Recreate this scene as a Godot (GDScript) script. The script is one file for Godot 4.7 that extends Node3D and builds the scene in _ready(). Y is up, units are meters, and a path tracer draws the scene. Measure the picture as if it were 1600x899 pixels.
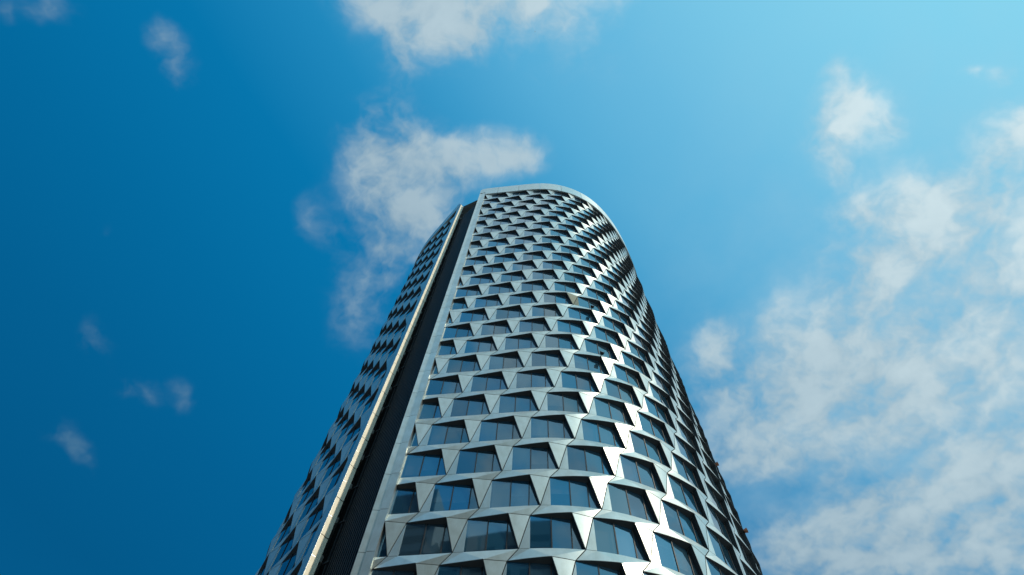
extends Node3D
# A rounded office tower of folded metal panels, seen from the plaza at its foot.
# Plan numbers are in storeys (one storey = F metres); "s" runs along a facade in bays of M storeys.

const F := 3.9            # storey height
const EYE := 1.6          # height of the eye above the ground
const M := 1.078          # width of a bay, in storeys
const SILL0 := 7.967      # height above the eye of the lowest full row of sills, in storeys
const ROW_FIRST := -2
const ROW_LAST := 24
const LINTEL := 0.756     # window height, in storeys
const OUT := 0.07         # how far the folded corner stands out, in storeys

var SUN := Vector3(0.587, 0.656, 0.475)   # towards the sun

var mat := {}
var rng := RandomNumberGenerator.new()
var tower: Node3D


# ---------------------------------------------------------------- facade curves
class FacadeLine:
	var s0 := -9.0
	var step := 0.02
	var px := PackedFloat32Array()
	var pz := PackedFloat32Array()
	var th := PackedFloat32Array()
	var bend := PackedFloat32Array()

	func _init(anchor: Vector2, angle: float, mirrored: bool) -> void:
		var n := 1001
		px.resize(n); pz.resize(n); th.resize(n); bend.resize(n)
		var mid := 450            # s = 0
		for i in n:
			var s := s0 + i * step
			bend[i] = kappa(-0.45 - s if mirrored else s)
		px[mid] = anchor.x; pz[mid] = anchor.y; th[mid] = angle
		for i in range(mid + 1, n):
			th[i] = th[i - 1] + 0.5 * (bend[i] + bend[i - 1]) * step * 1.078
			var t := 0.5 * (th[i] + th[i - 1])
			px[i] = px[i - 1] + cos(t) * step * 1.078
			pz[i] = pz[i - 1] + sin(t) * step * 1.078
		for i in range(mid - 1, -1, -1):
			th[i] = th[i + 1] - 0.5 * (bend[i] + bend[i + 1]) * step * 1.078
			var t := 0.5 * (th[i] + th[i + 1])
			px[i] = px[i + 1] - cos(t) * step * 1.078
			pz[i] = pz[i + 1] - sin(t) * step * 1.078

	func kappa(s: float) -> float:
		var a := [1.7, 2.3, 2.8, 4.2, 5.2, 6.2, 7.5, 12.0]
		var k := [0.0, 0.16, 0.215, 0.235, 0.24, 0.15, 0.10, 0.10]
		if s <= a[0]:
			return 0.0
		for i in range(1, 8):
			if s <= a[i]:
				return lerpf(k[i - 1], k[i], (s - a[i - 1]) / (a[i] - a[i - 1]))
		return 0.10

	func at(arr: PackedFloat32Array, s: float) -> float:
		var f := clampf((s - s0) / step, 0.0, arr.size() - 1.001)
		var i := int(f)
		return lerpf(arr[i], arr[i + 1], f - i)

	func spot(q: Vector3) -> Vector3:      # (s, height above the eye in storeys, outward offset in storeys) -> metres
		var t := at(th, q.x)
		var x := at(px, q.x) + sin(t) * q.z
		var z := at(pz, q.x) - cos(t) * q.z
		return Vector3(x * 3.9, q.y * 3.9 + 1.6, -z * 3.9)

	func turned(n: Vector3, s: float) -> Vector3:   # (along, up, out) -> world direction
		var t := at(th, s)
		return Vector3(cos(t) * n.x + sin(t) * n.z, n.y, -(sin(t) * n.x - cos(t) * n.z)).normalized()

	func bent(a: float, b: float) -> bool:
		return absf(at(th, a) - at(th, b)) > 0.004


# ---------------------------------------------------------------- small mesh helpers
func tri(st: SurfaceTool, a: Vector3, b: Vector3, c: Vector3, na: Vector3, nb: Vector3, nc: Vector3) -> void:
	var g := (b - a).cross(c - a)
	if g.length_squared() < 1e-12:
		return
	if g.dot(na + nb + nc) > 0.0:
		var t := b; b = c; c = t
		t = nb; nb = nc; nc = t
	st.set_normal(na); st.add_vertex(a)
	st.set_normal(nb); st.add_vertex(b)
	st.set_normal(nc); st.add_vertex(c)


func quad(st: SurfaceTool, a: Vector3, b: Vector3, c: Vector3, d: Vector3, n: Vector3) -> void:
	tri(st, a, b, c, n, n, n)
	tri(st, a, c, d, n, n, n)


func clip(poly: Array, limit: float, above: bool) -> Array:      # keep the side of s = limit
	var out := []
	for i in poly.size():
		var p: Vector3 = poly[i]
		var q: Vector3 = poly[(i + 1) % poly.size()]
		var ip := p.x >= limit - 1e-6 if above else p.x <= limit + 1e-6
		var iq := q.x >= limit - 1e-6 if above else q.x <= limit + 1e-6
		if ip:
			out.append(p)
		if ip != iq:
			out.append(p.lerp(q, (limit - p.x) / (q.x - p.x)))
	return out


func metric(p: Vector3) -> Vector3:
	return Vector3(p.x * M * F, p.y * F, p.z * F)


func unmetric(p: Vector3) -> Vector3:
	return Vector3(p.x / (M * F), p.y / F, p.z / F)


func inset(poly: Array, gaps: Array) -> Array:       # move edge i (from point i to i + 1) inwards by gaps[i] metres
	var n := poly.size()
	var p := []
	for v in poly:
		p.append(metric(v))
	var mid := Vector3.ZERO
	for v in p:
		mid += v / n
	var nor: Vector3 = (p[1] - p[0]).cross(p[2] - p[0]).normalized()
	var out := []
	for i in n:
		var a: Vector3 = p[(i + n - 1) % n]
		var b: Vector3 = p[i]
		var c: Vector3 = p[(i + 1) % n]
		var e1 := (b - a).normalized()
		var e2 := (c - b).normalized()
		var i1 := nor.cross(e1)
		var i2 := nor.cross(e2)
		if i1.dot(mid - b) < 0.0:
			i1 = -i1; i2 = -i2
		var g1: float = gaps[(i + n - 1) % n]
		var g2: float = gaps[i]
		# move b by x*e1 + y*i1 with y = g1 and dot(i2) = g2
		var den := e1.dot(i2)
		var x := 0.0 if absf(den) < 1e-4 else (g2 - g1 * i1.dot(i2)) / den
		out.append(unmetric(b + e1 * x + i1 * g1))
	return out


# One facet of sheet metal: poly in (s, h, out), folded back by "thick" (metres along s, h, out) round its edges.
func facet(st: SurfaceTool, cv: FacadeLine, poly_in: Array, thick: Vector3, lo: float, hi: float, gaps := []) -> void:
	var poly := poly_in
	if gaps:
		poly = inset(poly, gaps)
	poly = clip(clip(poly, lo, true), hi, false)
	if poly.size() < 3:
		return
	var p := []
	for v in poly_in:
		p.append(metric(v))
	var n := Vector3.ZERO
	for i in range(1, p.size() - 1):
		n += (p[i] - p[0]).cross(p[i + 1] - p[0])
	n = n.normalized()
	if n.dot(thick) > 0.0:
		n = -n
	var smin := 1e9
	var smax := -1e9
	for v in poly:
		smin = minf(smin, v.x)
		smax = maxf(smax, v.x)
	var cells := [poly]
	if cv.bent(smin, smax):
		cells = []
		var parts := int(ceil((smax - smin) / 0.14))
		for i in parts:
			var a := lerpf(smin, smax, float(i) / parts)
			var b := lerpf(smin, smax, float(i + 1) / parts)
			var c := clip(clip(poly, a, true), b, false)
			if c.size() >= 3:
				cells.append(c)
	for c in cells:
		var w := []
		var nn := []
		for v in c:
			w.append(cv.spot(v))
			nn.append(cv.turned(n, v.x))
		for i in range(1, c.size() - 1):
			tri(st, w[0], w[i], w[i + 1], nn[0], nn[i], nn[i + 1])
	var back := Vector3(thick.x / (M * F), thick.y / F, thick.z / F)
	var centre := Vector3.ZERO
	for v in poly:
		centre += v / poly.size()
	for i in poly.size():
		var a: Vector3 = poly[i]
		var b: Vector3 = poly[(i + 1) % poly.size()]
		var pieces := 1
		if cv.bent(a.x, b.x):
			pieces = int(ceil(absf(a.x - b.x) / 0.14))
		for k in pieces:
			var u := a.lerp(b, float(k) / pieces)
			var v := a.lerp(b, float(k + 1) / pieces)
			var wu := cv.spot(u)
			var wv := cv.spot(v)
			var bu := cv.spot(u + back)
			var bv := cv.spot(v + back)
			var sn := (wv - wu).cross(bu - wu).normalized()
			if sn.dot(wu - cv.spot(centre)) < 0.0:
				sn = -sn
			quad(st, wu, wv, bv, bu, sn)


# A box in facade coordinates: two corners (s, h, out).
func bar(st: SurfaceTool, cv: FacadeLine, a: Vector3, b: Vector3) -> void:
	var c := []
	for i in 8:
		c.append(cv.spot(Vector3(b.x if i & 1 else a.x, b.y if i & 2 else a.y, b.z if i & 4 else a.z)))
	var mid: Vector3 = (c[0] + c[7]) / 2.0
	for f in [[0, 1, 3, 2], [4, 5, 7, 6], [0, 1, 5, 4], [2, 3, 7, 6], [0, 2, 6, 4], [1, 3, 7, 5]]:
		var n: Vector3 = (c[f[1]] - c[f[0]]).cross(c[f[2]] - c[f[0]]).normalized()
		if n.dot(c[f[0]] - mid) < 0.0:
			n = -n
		quad(st, c[f[0]], c[f[1]], c[f[2]], c[f[3]], n)


# An upright bar that leans: o0 / o1 are (back, front) offsets at its foot and head.
func leaning_bar(st: SurfaceTool, cv: FacadeLine, s0: float, s1: float, h0: float, h1: float, o0: Vector2, o1: Vector2) -> void:
	var c := []
	for i in 8:
		var o := o1 if i & 2 else o0
		c.append(cv.spot(Vector3(s1 if i & 1 else s0, h1 if i & 2 else h0, o.y if i & 4 else o.x)))
	var mid: Vector3 = (c[0] + c[7]) / 2.0
	for f in [[0, 1, 3, 2], [4, 5, 7, 6], [0, 1, 5, 4], [2, 3, 7, 6], [0, 2, 6, 4], [1, 3, 7, 5]]:
		var n: Vector3 = (c[f[1]] - c[f[0]]).cross(c[f[2]] - c[f[0]]).normalized()
		if n.dot(c[f[0]] - mid) < 0.0:
			n = -n
		quad(st, c[f[0]], c[f[1]], c[f[2]], c[f[3]], n)


# The same, following the bend between a.x and b.x.
func long_bar(st: SurfaceTool, cv: FacadeLine, a: Vector3, b: Vector3) -> void:
	var parts := maxi(1, int(ceil((b.x - a.x) / 0.25)))
	for k in parts:
		var u := lerpf(a.x, b.x, float(k) / parts)
		var v := lerpf(a.x, b.x, float(k + 1) / parts)
		var c := []
		for s in [u, v]:
			for q in [Vector2(a.y, a.z), Vector2(b.y, a.z), Vector2(b.y, b.z), Vector2(a.y, b.z)]:
				c.append(cv.spot(Vector3(s, q.x, q.y)))
		var side := [Vector3(0, 0, -1), Vector3(0, 1, 0), Vector3(0, 0, 1), Vector3(0, -1, 0)]
		if a.z > b.z:
			side = [Vector3(0, 0, 1), Vector3(0, 1, 0), Vector3(0, 0, -1), Vector3(0, -1, 0)]
		for i in 4:
			var j := (i + 1) % 4
			var n0 := cv.turned(side[i], u)
			var n1 := cv.turned(side[i], v)
			tri(st, c[i], c[j], c[4 + j], n0, n0, n1)
			tri(st, c[i], c[4 + j], c[4 + i], n0, n1, n1)
		if k == 0:
			quad(st, c[0], c[1], c[2], c[3], cv.turned(Vector3(-1, 0, 0), u))
		if k == parts - 1:
			quad(st, c[4], c[5], c[6], c[7], cv.turned(Vector3(1, 0, 0), v))


func new_st() -> SurfaceTool:
	var st := SurfaceTool.new()
	st.begin(Mesh.PRIMITIVE_TRIANGLES)
	return st


func commit(st: SurfaceTool, called: String, m: Material, parent: Node) -> MeshInstance3D:
	var mesh := st.commit()
	if mesh == null or mesh.get_surface_count() == 0:
		return null
	mesh.surface_set_material(0, m)
	var o := MeshInstance3D.new()
	o.name = called
	o.mesh = mesh
	parent.add_child(o, true)
	return o


func tag(o: Node, label: String, category := "", group := "", kind := "") -> void:
	if label: o.set_meta("label", label)
	if category: o.set_meta("category", category)
	if group: o.set_meta("group", group)
	if kind: o.set_meta("kind", kind)


# ---------------------------------------------------------------- sky: air and clouds by direction
# Clouds lie on a flat layer overhead: a direction d meets it at (d.x / d.y, -d.z / d.y).
# Each cloud: centre on the layer (right, ahead), half-widths, density.
const CLOUDS := [
	[0.80, 0.90, 0.22, 0.07, 0.6],
	[1.00, 0.78, 0.20, 0.12, 0.6],
	[0.62, 0.52, 0.16, 0.07, 0.4],
	[-0.15, -0.11, 0.11, 0.07, 1.4],  # cloud added beyond the view, so the upper panels mirror white
	[-0.04, -0.18, 0.15, 0.09, 1.5],  # same added cloud, carried on behind the viewer
	[-0.16, -0.29, 0.18, 0.12, 1.6],  # same added cloud, unseen, made dense to brighten the top rows
	[-0.201, -0.013, 0.056, 0.027, 0.800],
	[-0.136, -0.009, 0.056, 0.033, 0.950],
	[-0.072, -0.019, 0.055, 0.026, 0.800],
	[-0.009, -0.034, 0.046, 0.021, 0.550],
	[-0.189, 0.030, 0.028, 0.034, 0.800],
	[-0.193, 0.066, 0.015, 0.016, 0.600],
	[-0.126, 0.022, 0.047, 0.025, 0.600],
	[0.009, 0.051, 0.017, 0.007, 0.400],
	[0.061, 0.013, 0.111, 0.053, 0.140],
	[-0.199, 0.143, 0.039, 0.027, 0.850],
	[-0.230, 0.197, 0.042, 0.046, 0.900],
	[-0.168, 0.200, 0.050, 0.041, 0.800],
	[-0.117, 0.209, 0.045, 0.025, 0.750],
	[-0.058, 0.192, 0.045, 0.028, 0.800],
	[-0.016, 0.178, 0.032, 0.025, 0.850],
	[-0.218, 0.270, 0.047, 0.054, 0.950],
	[-0.194, 0.330, 0.042, 0.047, 0.800],
	[-0.150, 0.288, 0.039, 0.032, 0.600],
	[-0.216, 0.394, 0.032, 0.044, 0.500],
	[-0.333, 0.316, 0.019, 0.040, 0.300],
	[-0.266, 0.452, 0.042, 0.055, 0.300],
	[-0.244, 0.511, 0.045, 0.044, 0.250],
	[-0.119, 0.280, 0.041, 0.032, 0.500],
	[-0.281, 0.372, 0.032, 0.046, 0.220],
	[-0.551, 0.057, 0.017, 0.022, 0.420],
	[-0.533, 0.095, 0.020, 0.026, 0.500],
	[-0.732, 0.581, 0.023, 0.037, 0.360],
	[-0.681, 0.667, 0.029, 0.022, 0.300],
	[-0.644, 0.682, 0.017, 0.020, 0.250],
	[-0.587, 0.677, 0.019, 0.028, 0.320],
	[-0.833, 0.790, 0.030, 0.017, 0.280],
	[-0.802, 0.819, 0.019, 0.047, 0.340],
	[-0.717, 0.030, 0.033, 0.015, 0.380],
	[-0.776, 0.030, 0.014, 0.014, 0.200],
	[-0.680, 0.354, 0.015, 0.009, 0.100],
	[0.439, 0.023, 0.020, 0.022, 0.400],
	[0.463, 0.059, 0.028, 0.028, 0.600],
	[0.495, 0.057, 0.026, 0.026, 0.600],
	[0.460, 0.111, 0.031, 0.033, 0.850],
	[0.495, 0.089, 0.030, 0.031, 0.600],
	[0.547, 0.085, 0.021, 0.029, 0.550],
	[0.479, 0.161, 0.017, 0.022, 0.500],
	[0.591, 0.214, 0.059, 0.036, 0.700],
	[0.521, 0.216, 0.030, 0.021, 0.600],
	[0.626, 0.180, 0.053, 0.029, 0.450],
	[0.629, 0.269, 0.060, 0.045, 0.950],
	[0.697, 0.257, 0.050, 0.045, 0.750],
	[0.689, 0.175, 0.046, 0.034, 0.750],
	[0.719, 0.108, 0.038, 0.040, 0.850],
	[0.750, 0.205, 0.049, 0.052, 0.850],
	[0.736, 0.063, 0.028, 0.029, 0.600],
	[0.570, 0.313, 0.056, 0.052, 0.600],
	[0.625, 0.377, 0.078, 0.061, 0.900],
	[0.772, 0.322, 0.066, 0.071, 0.850],
	[0.460, 0.416, 0.023, 0.046, 0.500],
	[0.359, 0.463, 0.026, 0.030, 0.500],
	[0.557, 0.462, 0.092, 0.061, 0.800],
	[0.659, 0.489, 0.081, 0.065, 0.900],
	[0.462, 0.528, 0.094, 0.063, 0.700],
	[0.363, 0.538, 0.042, 0.050, 0.500],
	[0.574, 0.589, 0.118, 0.066, 0.950],
	[0.701, 0.569, 0.061, 0.062, 0.800],
	[0.470, 0.662, 0.087, 0.054, 0.750],
	[0.559, 0.688, 0.087, 0.050, 0.700],
	[0.427, 0.739, 0.045, 0.042, 0.400],
	[0.794, 0.507, 0.081, 0.088, 0.500],
	[0.841, 0.452, 0.053, 0.065, 0.600],
	[0.910, 0.547, 0.049, 0.106, 0.500],
	[0.837, 0.701, 0.098, 0.073, 0.750],
	[0.734, 0.795, 0.101, 0.067, 0.850],
	[0.673, 0.889, 0.092, 0.070, 0.850],
	[0.822, 0.880, 0.140, 0.081, 0.950],
	[0.940, 0.772, 0.100, 0.105, 0.900],
	[0.947, 0.646, 0.062, 0.056, 0.800],
	[0.592, 0.948, 0.069, 0.044, 0.700],
	[1.099, 0.848, 0.096, 0.138, 0.800],
	[0.873, 0.284, 0.060, 0.107, 0.700],
	[0.723, 0.463, 0.277, 0.434, 0.100],
	[0.637, -0.007, 0.014, 0.007, 0.500],
	[0.689, 0.000, 0.022, 0.009, 0.650]
]
const SKY_W := 4096
const SKY_H := 2048
var sky_rows := []
var n_big: FastNoiseLite
var n_mid: FastNoiseLite
var n_fine: FastNoiseLite
var n_wx: FastNoiseLite
var n_wz: FastNoiseLite
var grid := PackedFloat32Array()
const GRID := 320
const SPAN := 2.0

# clear air by angle from the sun, degrees: linear radiance
const AIR := [
	[0.0, 2.6, 2.6, 2.5], [5.0, 1.3, 1.55, 1.6], [12.0, 0.52, 0.97, 1.12], [23.5, 0.23, 0.675, 0.88], [29.5, 0.22, 0.63, 0.845], [36.5, 0.185, 0.565, 0.795],
	[43.5, 0.135, 0.485, 0.74], [51.5, 0.09, 0.41, 0.675], [57.5, 0.045, 0.325, 0.595], [63.5, 0.014, 0.245, 0.505], [71.5, 0.002, 0.178, 0.415], [82.5, 0.001, 0.142, 0.345], [92.5, 0.001, 0.115, 0.29], [102.0, 0.001, 0.097, 0.25], [180.0, 0.004, 0.11, 0.27]]


func noise(freq: float, oct: int, sd: int) -> FastNoiseLite:
	var n := FastNoiseLite.new()
	n.noise_type = FastNoiseLite.TYPE_SIMPLEX_SMOOTH
	n.fractal_type = FastNoiseLite.FRACTAL_FBM
	n.fractal_octaves = oct
	n.frequency = freq
	n.fractal_gain = 0.56
	n.fractal_lacunarity = 2.15
	n.seed = sd
	return n


func cloud_cover(x: float, z: float) -> float:
	var m := 0.0
	for c in CLOUDS:
		var a: float = (x - c[0]) / c[2]
		if absf(a) > 3.0: continue
		var b: float = (z - c[1]) / c[3]
		if absf(b) > 3.0: continue
		m += c[4] * exp(-0.75 * (a * a + b * b))
	m = 1.0 - exp(-1.12 * m)
	# the rest of the sky: fair-weather clouds of the same kind
	var edge := maxf(maxf(-0.16 - z + 0.03 * x, -1.02 + 0.25 * (1.0 - z) - x), maxf(x - 0.78 - 0.4 * z, z - 1.25))
	var far := smoothstep(0.05, 0.3, edge)
	if far > 0.0:
		var g := smoothstep(-0.2, 0.12, n_big.get_noise_2d(x * 60.0 + 17.0, z * 60.0))
		m = maxf(m * (1.0 - far), far * g * 0.85)
	return m


func sky_row(j: int) -> void:
	var row := PackedFloat32Array()
	row.resize(SKY_W * 3)
	var el := PI / 2.0 - (j + 0.5) / SKY_H * PI
	var y := sin(el)
	var ce := cos(el)
	for i in SKY_W:
		var az := (i + 0.5) / SKY_W * TAU
		var dx := sin(az) * ce
		var dz := -cos(az) * ce
		var g := rad_to_deg(acos(clampf(dx * SUN.x + y * SUN.y + dz * SUN.z, -1.0, 1.0)))
		var k := 1
		while AIR[k][0] < g:
			k += 1
		var a: Array = AIR[k - 1]
		var b: Array = AIR[k]
		var t: float = (g - a[0]) / (b[0] - a[0])
		var r := lerpf(a[1], b[1], t)
		var gr := lerpf(a[2], b[2], t)
		var bl := lerpf(a[3], b[3], t)
		var h := clampf(1.0 - y / 0.5, 0.0, 1.0)
		h = h * h * 0.75
		var near := clampf((98.0 - g) / 75.0, 0.0, 1.0)
		r = lerpf(r, 0.07 + 0.55 * near, h); gr = lerpf(gr, 0.17 + 0.52 * near, h); bl = lerpf(bl, 0.28 + 0.42 * near, h)
		if y > 0.12:
			var x := dx / y
			var z := -dz / y
			var wx := n_wx.get_noise_2d(x * 100.0, z * 100.0)
			var wz := n_wz.get_noise_2d(x * 100.0, z * 100.0)
			var qx := x + wx * 0.022
			var qz := z + wz * 0.022
			var m := 0.0
			var fx := (qx / SPAN * 0.5 + 0.5) * (GRID - 1)
			var fz := (qz / SPAN * 0.5 + 0.5) * (GRID - 1)
			if fx >= 0.0 and fz >= 0.0 and fx < GRID - 1.001 and fz < GRID - 1.001:
				var ix := int(fx)
				var iz := int(fz)
				var o := iz * GRID + ix
				m = lerpf(lerpf(grid[o], grid[o + 1], fx - ix), lerpf(grid[o + GRID], grid[o + GRID + 1], fx - ix), fz - iz)
			else:
				m = smoothstep(-0.2, 0.12, n_big.get_noise_2d(qx * 60.0 + 17.0, qz * 60.0)) * 0.85
			# thin high veil over the cloudy part of the sky
			var vx := (x - 0.8) / 0.42
			var vz := (z - 0.55) / 0.5
			var veil := 0.40 * exp(-(vx * vx + vz * vz)) * (1.0 + 0.8 * wx)
			r = lerpf(r, 0.40, veil); gr = lerpf(gr, 0.60, veil); bl = lerpf(bl, 0.71, veil)
			if m > 0.012:
				var f := n_mid.get_noise_2d(qx * 100.0, qz * 100.0)
				var e := n_fine.get_noise_2d((qx + wx * 0.02) * 100.0, (qz - wz * 0.02) * 100.0)
				var d := m * (0.94 + 0.8 * f + 0.3 * e) + (0.14 * f + 0.07 * e) * smoothstep(0.0, 0.25, m)
				var c := smoothstep(0.03, 1.02, d)
				c = clampf(c, 0.0, 1.0) * 0.88 * smoothstep(0.12, 0.3, y)
				# sunlit water drops: bright towards the sun, grey away from it
				var lit := clampf((98.0 - g) / 66.0, 0.0, 1.0)
				lit = lit * (0.80 + 0.26 * smoothstep(-0.25, 0.45, f) + 0.12 * wx + 0.05 * e)
				r = lerpf(r, 0.13 + 0.53 * lit, c)
				gr = lerpf(gr, 0.255 + 0.53 * lit, c)
				bl = lerpf(bl, 0.36 + 0.46 * lit, c)
		row[i * 3] = r
		row[i * 3 + 1] = gr
		row[i * 3 + 2] = bl
	sky_rows[j] = row


func grid_row(j: int) -> void:
	var row := PackedFloat32Array()
	row.resize(GRID)
	for i in GRID:
		row[i] = cloud_cover((i / (GRID - 1.0) * 2.0 - 1.0) * SPAN, (j / (GRID - 1.0) * 2.0 - 1.0) * SPAN)
	sky_rows[j] = row


func make_sky() -> Sky:
	n_big = noise(0.03, 3, 26)
	n_mid = noise(0.06, 7, 11)
	n_fine = noise(0.2, 4, 41)
	n_wx = noise(0.06, 4, 21)
	n_wz = noise(0.06, 4, 31)
	sky_rows.resize(GRID)
	var task := WorkerThreadPool.add_group_task(grid_row, GRID)
	WorkerThreadPool.wait_for_group_task_completion(task)
	for r in sky_rows:
		grid.append_array(r)
	sky_rows.clear()
	sky_rows.resize(SKY_H)
	task = WorkerThreadPool.add_group_task(sky_row, SKY_H / 2)
	WorkerThreadPool.wait_for_group_task_completion(task)
	var low := PackedFloat32Array()
	low.resize(SKY_W * 3)
	for i in SKY_W:
		low[i * 3] = 0.2; low[i * 3 + 1] = 0.24; low[i * 3 + 2] = 0.26
	var data := PackedByteArray()
	for j in SKY_H:
		data.append_array((sky_rows[j] if j < SKY_H / 2 else low).to_byte_array())
	sky_rows.clear()
	var im := Image.create_from_data(SKY_W, SKY_H, false, Image.FORMAT_RGBF, data)
	var m := PanoramaSkyMaterial.new()
	m.panorama = ImageTexture.create_from_image(im)
	var sky := Sky.new()
	sky.sky_material = m
	return sky


# ---------------------------------------------------------------- materials
func grain(freq: float, sd: int, lo: Color, hi: Color, size := 512) -> NoiseTexture2D:
	var t := NoiseTexture2D.new()
	t.width = size; t.height = size
	t.seamless = true
	t.noise = noise(freq, 5, sd)
	var g := Gradient.new()
	g.set_color(0, lo)
	g.set_color(1, hi)
	t.color_ramp = g
	return t


func lin(r: float, g: float, b: float) -> Color:
	return Color(r, g, b).linear_to_srgb()


func paint(called: String, c: Color, rough: float, metal := 0.0, spec := 0.5) -> StandardMaterial3D:
	var m := StandardMaterial3D.new()
	m.resource_name = called
	m.albedo_color = c
	m.roughness = rough
	m.metallic = metal
	m.metallic_specular = spec
	mat[called] = m
	return m


func make_materials() -> void:
	var stain := grain(0.012, 3, Color(0.9, 0.89, 0.87), Color(1, 1, 1))
	var gloss := grain(0.012, 8, Color(0.93, 0.93, 0.93), Color(1, 1, 1))
	for i in 3:
		var v: float = [0.0, -0.035, 0.03][i]
		var m := paint("panel_%d" % i, lin(0.86 + v, 0.895 + v, 0.86 + v), 0.36 + 0.02 * i, 0.72)
		m.albedo_texture = stain
		m.roughness_texture = gloss
		m.uv1_triplanar = true
		m.uv1_world_triplanar = true
		m.uv1_scale = Vector3(0.17, 0.09, 0.17)
		m.uv1_offset = Vector3(0.31 * i, 0.17 * i, 0)
	var cap := paint("wall_end", lin(0.85, 0.81, 0.69), 0.62, 0.6)
	cap.albedo_texture = stain
	cap.uv1_triplanar = true
	cap.uv1_world_triplanar = true
	cap.uv1_scale = Vector3(0.17, 0.09, 0.17)
	var w := paint("weathered", lin(0.36, 0.36, 0.27), 0.6, 0.3)
	w.albedo_texture = stain
	w.uv1_triplanar = true
	w.uv1_world_triplanar = true
	w.uv1_scale = Vector3(0.8, 0.8, 0.8)
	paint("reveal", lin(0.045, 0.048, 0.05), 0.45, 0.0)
	paint("joint", lin(0.05, 0.048, 0.042), 0.9)
	paint("mullion", lin(0.055, 0.045, 0.04), 0.5, 0.0)
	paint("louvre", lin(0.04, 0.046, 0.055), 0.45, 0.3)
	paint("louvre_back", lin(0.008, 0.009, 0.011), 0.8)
	paint("ceiling", lin(0.45, 0.45, 0.42), 0.9)
	paint("room", lin(0.22, 0.23, 0.23), 0.9)
	for i in 3:
		paint("blind_%d" % i, [lin(0.55, 0.60, 0.55), lin(0.34, 0.40, 0.40), lin(0.66, 0.66, 0.6)][i], 0.85)
	for i in 5:
		var k: float = [1.0, 1.12, 0.88, 1.0, 0.94][i]
		var g := paint("glass_%d" % i, [lin(0.05, 0.27, 0.44), lin(0.09 * k, 0.24 * k, 0.35 * k), lin(0.06 * k, 0.23 * k, 0.37 * k), lin(0.12, 0.24, 0.32), lin(0.04, 0.25, 0.43)][i], 0.03, 0.65)
		g.clearcoat_enabled = true
		g.clearcoat = 0.6
		g.clearcoat_roughness = 0.02
		g.albedo_color.a = 0.2
		g.transparency = BaseMaterial3D.TRANSPARENCY_ALPHA
	paint("beige_wall", lin(0.52, 0.46, 0.38), 0.85)
	paint("grey_wall", lin(0.36, 0.37, 0.37), 0.6)
	paint("dark_glass", lin(0.03, 0.04, 0.05), 0.15)
	paint("black_metal", lin(0.015, 0.015, 0.016), 0.5)
	paint("lens", lin(0.2, 0.2, 0.2), 0.1)
	paint("orange_metal", lin(0.45, 0.13, 0.05), 0.5)
	var p := paint("paving", lin(0.26, 0.26, 0.25), 0.85)
	p.albedo_texture = grain(0.02, 15, Color(0.75, 0.75, 0.75), Color(1, 1, 1))
	p.uv1_triplanar = true
	p.uv1_world_triplanar = true
	p.uv1_scale = Vector3(0.05, 0.05, 0.05)
	paint("render_wall", lin(0.4, 0.42, 0.42), 0.7)


# ---------------------------------------------------------------- one bay of the facade
var rest := {}          # meshes that collect the bays past the limit
var n_single := 0

func rest_st(kind: String, m: String) -> SurfaceTool:
	var key := kind + "|" + m
	if not rest.has(key):
		rest[key] = new_st()
	return rest[key]


const GLASS := -0.012     # the foot of the glass lies just behind the flat of the facade

func glass_back(s: float) -> float:     # the glass runs back towards the folded corner
	return GLASS - 0.058 * (s + 0.83)

func glass_head(s: float) -> float:     # where its head falls a little
	return 0.752 - 0.079 * (s + 0.83)


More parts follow.
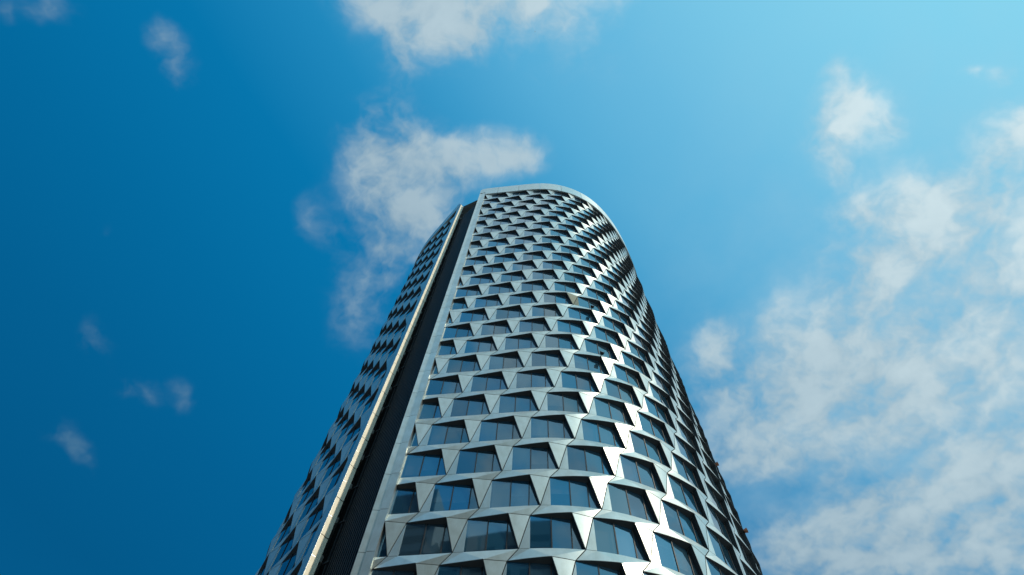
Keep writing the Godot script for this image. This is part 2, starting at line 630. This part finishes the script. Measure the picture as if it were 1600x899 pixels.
func bay(cv: FacadeLine, k: int, r: float, lo: float, hi: float, single: bool, odd := false) -> void:
	var h := SILL0 + k
	var P := Vector3(r - 0.175, h + LINTEL, OUT)
	var Q := Vector3(r + 0.17, h + LINTEL, 0)
	var R := Vector3(r, h, 0)
	var S := Vector3(r + 0.17, h, 0)
	var back := Vector3(0, 0, -0.06)
	var g := 0.032
	var pm := "panel_%d" % [0, 0, 1, 2][rng.randi() % 4]
	if not single: pm = "panel_0"
	# large triangle, turned to the right
	if r + 0.17 > lo and r - 0.175 < hi:
		var st := new_st() if single else rest_st("large_triangular_panel", pm)
		facet(st, cv, [P, Q, R], back, lo, hi, [g, g, 0.0])
		if single: commit(st, "large_triangular_panel", mat["weathered"] if odd else mat[pm], tower)
		st = new_st() if single else rest_st("small_triangular_panel", pm)
		facet(st, cv, [Q, S, R], back, lo, hi, [0.0, g, g])
		if single: commit(st, "small_triangular_panel", mat["weathered"] if odd else mat[pm], tower)
	# window and its reveals
	var l := r - 0.83
	if r > lo and l < hi:
		var GT := h + LINTEL
		var st := new_st() if single else rest_st("soffit_panel", "reveal")
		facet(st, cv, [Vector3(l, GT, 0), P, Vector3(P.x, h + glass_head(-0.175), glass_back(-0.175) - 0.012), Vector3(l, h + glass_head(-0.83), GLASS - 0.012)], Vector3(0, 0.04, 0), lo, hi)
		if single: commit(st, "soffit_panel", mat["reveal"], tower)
		if r - 0.02 > lo:
			st = new_st() if single else rest_st("jamb_panel", "reveal")
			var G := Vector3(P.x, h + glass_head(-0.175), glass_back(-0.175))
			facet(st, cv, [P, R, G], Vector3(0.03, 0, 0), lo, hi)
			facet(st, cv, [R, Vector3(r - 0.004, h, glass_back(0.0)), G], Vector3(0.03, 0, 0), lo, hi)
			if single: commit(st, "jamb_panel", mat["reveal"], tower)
		var win: Node3D
		if single:
			win = Node3D.new()
			win.name = "window"
			tower.add_child(win, true)
		var gm := ""
		var panes := [[-0.83, -0.50], [-0.498, -0.191], [-0.188, 0.0]]
		var covered := rng.randf()
		for i in 3:
			var a: float = panes[i][0]
			var b: float = panes[i][1]
			gm = "glass_%d" % (rng.randi() % 5)
			if not single: gm = "glass_0"
			var tx := rng.randf_range(-0.006, 0.006)
			var ty := rng.randf_range(-0.004, 0.004)
			var b1 := b if i < 2 else -0.172
			var poly := [Vector3(a, -0.01, glass_back(a)), Vector3(b, -0.01, glass_back(b)), Vector3(b1, glass_head(b1) + 0.006, glass_back(b1)), Vector3(a, glass_head(a) + 0.006, glass_back(a))]
			var full := []
			for v in poly:
				full.append(Vector3(r + v.x, h + v.y, v.z + tx * (v.x - (a + b) / 2) + ty * (v.y - 0.38)))
			full = clip(clip(full, lo, true), hi, false)
			var blind_m := "blind_%d" % (rng.randi() % 3)
			var drop := rng.randf()
			if full.size() >= 3:
				var n := cv.turned(Vector3(0.054, 0, 1), (full[0].x + full[1].x) / 2)
				st = new_st() if single else rest_st("pane", gm)
				for j in range(1, full.size() - 1):
					tri(st, cv.spot(full[0]), cv.spot(full[j]), cv.spot(full[j + 1]), n, n, n)
				st.generate_normals() if single else null
				if single: commit(st, "pane", mat[gm], win)
			if i < 2 and single and covered < 0.6 and drop > 0.2 and r + a > lo and r + b < hi:
				st = new_st()
				var y0 := h + LINTEL * (1.0 - drop * 0.95)
				bar(st, cv, Vector3(r + a + 0.012, y0, -0.106), Vector3(r + b - 0.012, h + LINTEL - 0.002, -0.112))
				commit(st, "roller_blind", mat[blind_m], win)
			if i > 0 and r + a - 0.02 > lo and r + a < hi:
				st = new_st() if single else rest_st("mullion", "mullion")
				var mx := r + a
				leaning_bar(st, cv, mx - 0.010, mx + 0.008, h - 0.01, h + glass_head(a) + 0.003, Vector2(glass_back(a) - 0.018, glass_back(a) + 0.012), Vector2(glass_back(a) - 0.018, glass_back(a) + 0.012))
				if single: commit(st, "mullion", mat["mullion"], win)
	spandrel(cv, k, r, lo, hi, single, pm)


func spandrel(cv: FacadeLine, k: int, r: float, lo: float, hi: float, single: bool, pm: String) -> void:
	if r < lo or r - 1.163 > hi:
		return
	var h := SILL0 + k
	var y := h - (1.0 - LINTEL)
	var back := Vector3(0, 0, -0.06)
	var A := Vector3(r - 1.0, h, 0)
	var S := Vector3(r - 0.83, h, 0)
	var R := Vector3(r, h, 0)
	var Q := Vector3(r - 0.163, y, 0)
	var P := Vector3(r - 0.508, y, OUT)
	var Z := Vector3(r - 1.163, y, 0)
	var g := 0.032
	var st := new_st() if single else rest_st("spandrel_panel", pm)
	facet(st, cv, [Z, A, S], back, lo, hi, [g, 0.0, 0.0])
	facet(st, cv, [Z, S, P], back, lo, hi)
	facet(st, cv, [S, R, P], back, lo, hi)
	facet(st, cv, [R, Q, P], back, lo, hi, [g, g * 0.7, 0.0])
	# sill behind the upper edge
	facet(st, cv, [S, R, Vector3(r, h, glass_back(0.0) - 0.01), Vector3(S.x, h, GLASS - 0.01)], Vector3(0, -0.02, 0), lo, hi)
	if single: commit(st, "spandrel_panel", mat[pm], tower)


# dark sheathing behind the panels, so that the joints are real gaps
func sheathing(cv: FacadeLine, lo: float, hi: float, phase: float) -> void:
	var st := new_st()
	var o := -0.022
	for k in range(ROW_FIRST, ROW_LAST + 2):
		var h := SILL0 + k
		# strip behind the spandrels
		var parts := int(ceil((hi - lo) / 0.25))
		for i in parts:
			var a := lerpf(lo, hi, float(i) / parts)
			var b := lerpf(lo, hi, float(i + 1) / parts)
			var na := cv.turned(Vector3(0, 0, 1), a)
			var nb := cv.turned(Vector3(0, 0, 1), b)
			var p := [cv.spot(Vector3(a, h - 0.012, o)), cv.spot(Vector3(b, h - 0.012, o)), cv.spot(Vector3(b, h - 0.235, o)), cv.spot(Vector3(a, h - 0.235, o))]
			tri(st, p[0], p[1], p[2], na, nb, nb)
			tri(st, p[0], p[2], p[3], na, nb, na)
		if k > ROW_LAST:
			continue
		var j := int(floor(lo - k / 3.0 - phase)) - 1
		while j + k / 3.0 + phase - 1.2 < hi:
			var r := j + k / 3.0 + phase
			var c := clip(clip([Vector3(r - 0.15, h + LINTEL + 0.01, o), Vector3(r + 0.165, h + LINTEL + 0.01, o), Vector3(r + 0.165, h - 0.013, o), Vector3(r + 0.015, h - 0.013, o)], lo, true), hi, false)
			if c.size() >= 3:
				var n := cv.turned(Vector3(0, 0, 1), r)
				for i in range(1, c.size() - 1):
					tri(st, cv.spot(c[0]), cv.spot(c[i]), cv.spot(c[i + 1]), n, n, n)
			j += 1
	commit(st, "sheathing", mat["joint"], tower)


func facade(cv: FacadeLine, lo: float, hi: float, phase: float, single_hi: float, single_lo: float, single_row: int, odd_k := 99, odd_r := 0.0) -> void:
	sheathing(cv, lo, hi, phase)
	for k in range(ROW_FIRST, ROW_LAST + 1):
		var j := int(floor(lo - k / 3.0 - phase)) - 1
		while true:
			var r := j + k / 3.0 + phase
			j += 1
			if r + 0.17 < lo:
				continue
			if r - 1.17 > hi:
				break
			var single := r < single_hi and r > single_lo and k <= single_row
			bay(cv, k, r, lo, hi, single, k == odd_k and absf(r - odd_r) < 0.1)
	# the strip above the last row
	var j := int(floor(lo - (ROW_LAST + 1) / 3.0 - phase)) - 1
	while true:
		var r := j + (ROW_LAST + 1) / 3.0 + phase
		j += 1
		if r - 1.17 > hi:
			break
		spandrel(cv, ROW_LAST + 1, r, lo, hi, r < single_hi and r > single_lo, "panel_0")
	# floors with pale ceilings, and the core wall at the back of the rooms
	for k in range(ROW_FIRST, ROW_LAST + 2):
		var st := new_st()
		long_bar(st, cv, Vector3(lo, SILL0 + k - 0.19, -1.25), Vector3(hi, SILL0 + k - 0.03, -0.12))
		commit(st, "floor_slab", mat["ceiling"], tower)
	var st := new_st()
	long_bar(st, cv, Vector3(lo, SILL0 + ROW_FIRST - 0.2, -1.30), Vector3(hi, SILL0 + ROW_LAST + 1.2, -1.2))
	commit(st, "core_wall", mat["room"], tower)


# ---------------------------------------------------------------- the whole tower
func build_tower() -> void:
	tower = Node3D.new()
	tower.name = "office_tower"
	add_child(tower)
	tag(tower, "tall rounded office tower clad in folded silver panels with dark recessed windows", "building")
	var front := FacadeLine.new(Vector2(-1.638, 8.105), deg_to_rad(-11.03), false)
	var wing := FacadeLine.new(Vector2(-3.014, 8.822), deg_to_rad(-53.3), true)
	var bottom := SILL0 + ROW_FIRST - 0.25
	var top := SILL0 + 26.08
	facade(front, -0.175, 9.9, 0.0, 8.7, -2.0, 99, ODD_ROW, ODD_S)
	facade(wing, -6.3, -0.28, 0.8, 1.0, -4.2, 12)
	for key in rest:
		var parts: PackedStringArray = key.split("|")
		var o := commit(rest[key], "further_" + parts[0], mat[parts[1]], tower)
		if o: tag(o, "", "", "", "stuff")
	rest.clear()

	# edge strip of the front: two columns of flat panels, one joint to each storey
	for k in range(-6, 26):
		var y0 := SILL0 + k + 0.07
		var y1 := minf(y0 + 1.0, SILL0 + 25.1)
		if y1 - y0 < 0.2: continue
		for c in [[-0.45, -0.322, 0.055], [-0.319, -0.178, OUT]]:
			var st := new_st()
			var rake: float = 0.03 if c[2] < OUT else 0.0
			var w := [Vector3(c[0], y0 + 0.006, c[2] + rake * 0.4), Vector3(c[1], y0 + 0.006, c[2] - rake * 0.5), Vector3(c[1], y1 - 0.006, c[2] - rake * 0.5), Vector3(c[0], y1 - 0.006, c[2] + rake * 0.4)]
			facet(st, front, w, Vector3(0, 0, -0.9 if c[2] == OUT else -0.5), -9, 99)
			commit(st, "edge_strip_panel", mat["panel_%d" % (absi(k * 7) % 3)], tower)
	# cornice round the front, one panel to each bay
	var s := -0.45
	var first := true
	while s < 9.9:
		var e := 0.43 if first else minf(s + 1.03, 9.9)
		var st := new_st()
		var y0 := SILL0 + 24.78
		if first:
			facet(st, front, [Vector3(-0.178, y0, 0.089), Vector3(e - 0.006, y0, 0.09), Vector3(e - 0.006, top, 0.09), Vector3(-0.178, top - 0.03, 0.089)], Vector3(0, 0, -0.8), -9, 99)
			var cap := [Vector3(-0.178, SILL0 + 25.11, 0.089)]
			cap.append(Vector3(-0.178, top - 0.03, 0.089))
			for i in 9:
				var a := PI / 2 + PI / 2 * i / 8.0
				cap.append(Vector3(-0.178 + 0.272 * cos(a), top - 0.50 + 0.46 * sin(a), 0.085))
			cap.append(Vector3(-0.45, SILL0 + 25.11, 0.07))
			facet(st, front, cap, Vector3(0, 0, -0.5), -9, 99)
		else:
			facet(st, front, [Vector3(s + 0.006, y0, 0.09), Vector3(e - 0.006, y0, 0.09), Vector3(e - 0.006, top, 0.09), Vector3(s + 0.006, top, 0.09)], Vector3(0, 0, -0.8), -9, 99)
		commit(st, "cornice_panel", mat["panel_%d" % (int(s * 3.0 + 6.0) % 2 * 2)], tower)
		first = false
		s = e
	# wing: edge strip, bright end of the wall, cornice
	for k in range(-6, 26):
		var y0 := SILL0 + k + 0.07
		var y1 := minf(y0 + 1.0, SILL0 + 24.93)
		if y1 - y0 < 0.2: continue
		var st := new_st()
		facet(st, wing, [Vector3(-0.278, y0 + 0.005, OUT), Vector3(-0.004, y0 + 0.005, OUT), Vector3(-0.004, y1 - 0.005, OUT), Vector3(-0.278, y1 - 0.005, OUT)], Vector3(0, 0, -0.3), -9, 99)
		commit(st, "edge_strip_panel", mat["panel_1"], tower)
		for half in 2:
			st = new_st()
			var a0 := lerpf(y0, y1, half * 0.5)
			var a1 := lerpf(y0, y1, half * 0.5 + 0.5)
			facet(st, wing, [Vector3(0, a0 + 0.008, OUT - 0.003), Vector3(0, a0 + 0.008, -0.008), Vector3(0, a1 - 0.008, -0.008), Vector3(0, a1 - 0.008, OUT - 0.003)], Vector3(-0.05, 0, 0), -9, 99)
			commit(st, "wall_end_panel", mat["wall_end"], tower)
		st = new_st()
		facet(st, wing, [Vector3(-0.012, y0 + 0.012, -0.016), Vector3(-0.012, y0 + 0.012, -0.105), Vector3(-0.012, y1 - 0.012, -0.105), Vector3(-0.012, y1 - 0.012, -0.016)], Vector3(-0.05, 0, 0), -9, 99)
		commit(st, "wall_end_panel", mat["wall_end"], tower)
	var ws := -6.3
	while ws < -0.3:
		var e := minf(ws + 1.03, -0.28)
		var st := new_st()
		facet(st, wing, [Vector3(ws + 0.006, SILL0 + 24.78, 0.09), Vector3(e - 0.006, SILL0 + 24.78, 0.09), Vector3(e - 0.006, top, 0.09), Vector3(ws + 0.006, top, 0.09)], Vector3(0, 0, -0.8), -9, 99)
		commit(st, "cornice_panel", mat["panel_1"], tower)
		ws = e
	# the last cornice panel slopes down to the strip
	var lst := new_st()
	facet(lst, wing, [Vector3(-0.277, SILL0 + 24.94, 0.09), Vector3(-0.004, SILL0 + 24.94, 0.09), Vector3(-0.02, SILL0 + 25.0, 0.09), Vector3(-0.277, top - 0.02, 0.09)], Vector3(0, 0, -0.5), -9, 99)
	commit(lst, "cornice_panel", mat["panel_1"], tower)
	# solid wall behind the strips (thickness of the shells)
	var sst := new_st()
	bar(sst, wing, Vector3(-0.27, bottom - 4, OUT - 0.03), Vector3(-0.025, SILL0 + 24.9, -0.10))
	commit(sst, "shell_wall", mat["joint"], tower)
	sst = new_st()
	bar(sst, front, Vector3(-0.44, bottom - 4, 0.02), Vector3(-0.19, SILL0 + 25.1, -0.13))
	commit(sst, "shell_wall", mat["joint"], tower)

	# dark louvred slot between the two shells
	var a := Vector2(-2.14, 8.27)
	var b := Vector2(-2.74, 8.87)
	var ltop := 31.3
	var dirp := (b - a).normalized()
	var outp := Vector2(-dirp.y, dirp.x)
	if outp.y > 0: outp = -outp
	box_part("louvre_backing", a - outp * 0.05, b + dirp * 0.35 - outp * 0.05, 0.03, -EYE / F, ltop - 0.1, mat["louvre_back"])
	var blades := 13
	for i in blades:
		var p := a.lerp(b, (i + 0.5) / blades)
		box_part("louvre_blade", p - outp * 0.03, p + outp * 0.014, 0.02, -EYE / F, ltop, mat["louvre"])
	# rail with a bracket at each storey beside the blades
	var rp := b + dirp * 0.06 + outp * 0.02
	box_part("rail", rp - dirp * 0.008, rp + dirp * 0.008, 0.02, -EYE / F, ltop - 0.3, mat["louvre"])
	for k in range(-2, 24):
		var y := SILL0 + k + 0.5
		box_part("rail_bracket", rp - dirp * 0.06, rp + dirp * 0.08 + outp * 0.02, 0.03, y, y + 0.035, mat["louvre"])

	# plain lower storeys, roof and rear wall, all out of the picture
	var pst := new_st()
	long_bar(pst, front, Vector3(-0.175, -EYE / F, -0.4), Vector3(9.9, bottom, -0.02))
	commit(pst, "podium_wall", mat["render_wall"], tower)
	pst = new_st()
	long_bar(pst, wing, Vector3(-6.3, -EYE / F, -0.4), Vector3(-0.28, bottom, -0.02))
	commit(pst, "podium_wall", mat["render_wall"], tower)
	var ring := PackedVector2Array()
	for i in 40:
		var q := front.spot(Vector3(lerpf(-0.1, 9.9, i / 39.0), 0, -0.06))
		ring.append(Vector2(q.x, q.z))
	for q in [Vector2(7.2, 14.5), Vector2(5.2, 17.5), Vector2(2.5, 19.5), Vector2(-1.5, 19.8), Vector2(-4.8, 18.5)]:
		ring.append(Vector2(q.x * F, -q.y * F))
	for i in 20:
		var q := wing.spot(Vector3(lerpf(-6.3, -0.1, i / 19.0), 0, -0.06))
		ring.append(Vector2(q.x, q.z))
	var rst := new_st()
	var ids := Geometry2D.triangulate_polygon(ring)
	var ry := (SILL0 + 25.05) * F + EYE
	for i in range(0, ids.size(), 3):
		var t := []
		for m in 3:
			t.append(Vector3(ring[ids[i + m]].x, ry, ring[ids[i + m]].y))
		tri(rst, t[0], t[1], t[2], Vector3.UP, Vector3.UP, Vector3.UP)
	commit(rst, "roof", mat["render_wall"], tower)
	rst = new_st()
	var mid := Vector2(0, -13 * F)
	for i in range(39, 45):
		var p := ring[i]
		var q := ring[i + 1]
		var n2 := Vector2(q.y - p.y, p.x - q.x).normalized()
		if n2.dot(p - mid) < 0: n2 = -n2
		var n := Vector3(n2.x, 0, n2.y)
		quad(rst, Vector3(p.x, 0, p.y), Vector3(q.x, 0, q.y), Vector3(q.x, ry + 2, q.y), Vector3(p.x, ry + 2, p.y), n)
	commit(rst, "rear_wall", mat["render_wall"], tower)
	# put the tower's origin at its foot
	tower.position = Vector3(0.5 * F, 0, -13 * F)
	for c in tower.get_children():
		c.position -= tower.position


# A box standing on plan between two points (storeys), with a width across, from y0 to y1 (storeys above the eye).
func box_part(called: String, a: Vector2, b: Vector2, wide: float, y0: float, y1: float, m: Material) -> void:
	var st := new_st()
	var d := (b - a).normalized()
	var n := Vector2(-d.y, d.x) * wide * 0.5
	var c := []
	for y in [y0, y1]:
		for p in [a + n, b + n, b - n, a - n]:
			c.append(Vector3(p.x * F, y * F + EYE, -p.y * F))
	var mid: Vector3 = (c[0] + c[6]) / 2.0
	for f in [[0, 1, 2, 3], [4, 5, 6, 7], [0, 1, 5, 4], [1, 2, 6, 5], [2, 3, 7, 6], [3, 0, 4, 7]]:
		var nn: Vector3 = (c[f[1]] - c[f[0]]).cross(c[f[2]] - c[f[0]]).normalized()
		if nn.dot(c[f[0]] - mid) < 0.0: nn = -nn
		quad(st, c[f[0]], c[f[1]], c[f[2]], c[f[3]], nn)
	commit(st, called, m, tower)

# Two buildings across the street, behind the viewer, which the front windows mirror.
func build_opposite(called: String, label: String, x0: float, x1: float, z0: float, z1: float, high: float, storey: float, wall: String) -> void:
	var o := Node3D.new()
	o.name = called
	o.position = Vector3((x0 + x1) / 2, 0, (z0 + z1) / 2)
	add_child(o)
	tag(o, label, "building", "buildings across the street")
	var bm := BoxMesh.new()
	bm.size = Vector3(x1 - x0, high, z1 - z0)
	bm.material = mat[wall]
	var body := MeshInstance3D.new()
	body.name = "wall"
	body.mesh = bm
	body.position.y = high / 2
	o.add_child(body)
	var wm := BoxMesh.new()
	wm.size = Vector3(4.2, storey * 0.5, 0.12)
	wm.material = mat["dark_glass"]
	var n := int((x1 - x0) / 5.6)
	var k := 2
	while (k + 1) * storey < high - 2:
		for i in n:
			var w := MeshInstance3D.new()
			w.name = "window"
			w.mesh = wm
			w.position = Vector3(lerpf(x0, x1, (i + 0.5) / n) - o.position.x, (k + 0.55) * storey, -(z1 - z0) / 2)
			o.add_child(w, true)
		k += 1


# A small fitting on the folded corner of a bay.
func fitting(called: String, label: String, category: String, at: Vector3, dir: Vector3, body_m: String, size: Vector3) -> void:
	var o := Node3D.new()
	o.name = called
	add_child(o, true)
	o.look_at_from_position(at, at - dir, Vector3.UP)
	tag(o, label, category, "small fittings on the facade")
	var arm := CylinderMesh.new()
	arm.top_radius = 0.04; arm.bottom_radius = 0.05; arm.height = 0.5; arm.radial_segments = 10
	arm.material = mat["black_metal"]
	var a := MeshInstance3D.new()
	a.name = "bracket"
	a.mesh = arm
	a.rotation.x = PI / 2
	a.position = Vector3(0, 0, 0.1)
	o.add_child(a)
	var st := new_st()
	# housing: a box that tapers towards the back
	var c := []
	for z in [0.25, 0.25 + size.z]:
		var f := 0.7 if z < 0.3 else 1.0
		for q in [Vector2(-1, -1), Vector2(1, -1), Vector2(1, 1), Vector2(-1, 1)]:
			c.append(Vector3(q.x * size.x * 0.5 * f, q.y * size.y * 0.5 * f, z))
	var mid: Vector3 = (c[0] + c[6]) / 2.0
	for f in [[0, 1, 2, 3], [4, 5, 6, 7], [0, 1, 5, 4], [1, 2, 6, 5], [2, 3, 7, 6], [3, 0, 4, 7]]:
		var nn: Vector3 = (c[f[1]] - c[f[0]]).cross(c[f[2]] - c[f[0]]).normalized()
		if nn.dot(c[f[0]] - mid) < 0.0: nn = -nn
		quad(st, c[f[0]], c[f[1]], c[f[2]], c[f[3]], nn)
	commit(st, "housing", mat[body_m], o)
	var face := CylinderMesh.new()
	face.top_radius = minf(size.x, size.y) * 0.38; face.bottom_radius = face.top_radius; face.height = 0.03; face.radial_segments = 20
	face.material = mat["lens"]
	var l := MeshInstance3D.new()
	l.name = "lens"
	l.mesh = face
	l.rotation.x = PI / 2
	l.position.z = 0.25 + size.z + 0.01
	o.add_child(l)


const ODD_ROW := 10       # one bay stands weathered beside the bend
const ODD_S := 3.333


func _ready() -> void:
	rng.seed = 20
	SUN = SUN.normalized()
	# camera
	var cam := Camera3D.new()
	cam.name = "camera"
	cam.transform = Transform3D(Basis(Vector3(0.995984, 0.033386, 0.083075), Vector3(-0.089533, 0.371396, 0.924147), Vector3(0.0, -0.927874, 0.372894)).orthonormalized(), Vector3(0, EYE, 0))
	cam.fov = 48.41
	cam.near = 0.1
	cam.far = 6000.0
	add_child(cam)
	cam.current = true
	# sky
	var env := Environment.new()
	env.background_mode = Environment.BG_SKY
	env.sky = make_sky()
	env.tonemap_mode = Environment.TONE_MAPPER_LINEAR
	env.tonemap_exposure = 0.76
	env.background_energy_multiplier = 1.32
	env.sdfgi_enabled = true
	env.ssao_enabled = true
	env.ssil_enabled = true
	var we := WorldEnvironment.new()
	we.name = "environment"
	we.environment = env
	add_child(we)
	# sun, to the right and behind the viewer
	var sun := DirectionalLight3D.new()
	sun.name = "sun"
	sun.light_energy = 0.6
	sun.light_color = Color(1.0, 0.95, 0.86)
	sun.light_angular_distance = 0.5
	sun.shadow_enabled = true
	add_child(sun)
	sun.look_at_from_position(SUN * 100.0, Vector3.ZERO, Vector3.UP)

	make_materials()
	# ground
	var gm := PlaneMesh.new()
	gm.size = Vector2(6000, 6000)
	gm.material = mat["paving"]
	var ground := MeshInstance3D.new()
	ground.name = "ground"
	ground.mesh = gm
	tag(ground, "grey paved plaza at the foot of the tower", "", "", "structure")
	add_child(ground)
	build_tower()
	build_opposite("apartment_block", "beige apartment block with rows of windows across the street from the tower", -26, 9, 25, 43, 96, 3.1, "beige_wall")
	build_opposite("glass_office_block", "grey office block with dark windows across the street from the tower", -70, -26.5, 22, 48, 108, 3.8, "grey_wall")
	var front := FacadeLine.new(Vector2(-1.638, 8.105), deg_to_rad(-11.03), false)
	fitting("floodlight", "upper of two small black floodlights on folded corners at the bend", "floodlight", front.spot(Vector3(3.825, SILL0 + 9.79, 0.05)), front.turned(Vector3(0, 0.2, 1), 3.825), "black_metal", Vector3(0.42, 0.42, 0.3))
	fitting("floodlight", "lower of two small black floodlights on folded corners at the bend", "floodlight", front.spot(Vector3(3.825, SILL0 + 6.79, 0.05)), front.turned(Vector3(0, 0.2, 1), 3.825), "black_metal", Vector3(0.42, 0.42, 0.3))
	fitting("marker_lamp", "upper of two small orange lamps on the dark right edge of the tower", "lamp", front.spot(Vector3(7.82, SILL0 + 6.2, -0.02)), front.turned(Vector3(0, 0, 1), 7.82), "orange_metal", Vector3(0.3, 0.34, 0.3))
	fitting("marker_lamp", "lower of two small orange lamps on the dark right edge of the tower", "lamp", front.spot(Vector3(7.825, SILL0 + 3.76, 0.0)), front.turned(Vector3(0, 0, 1), 7.825), "orange_metal", Vector3(0.3, 0.34, 0.3))
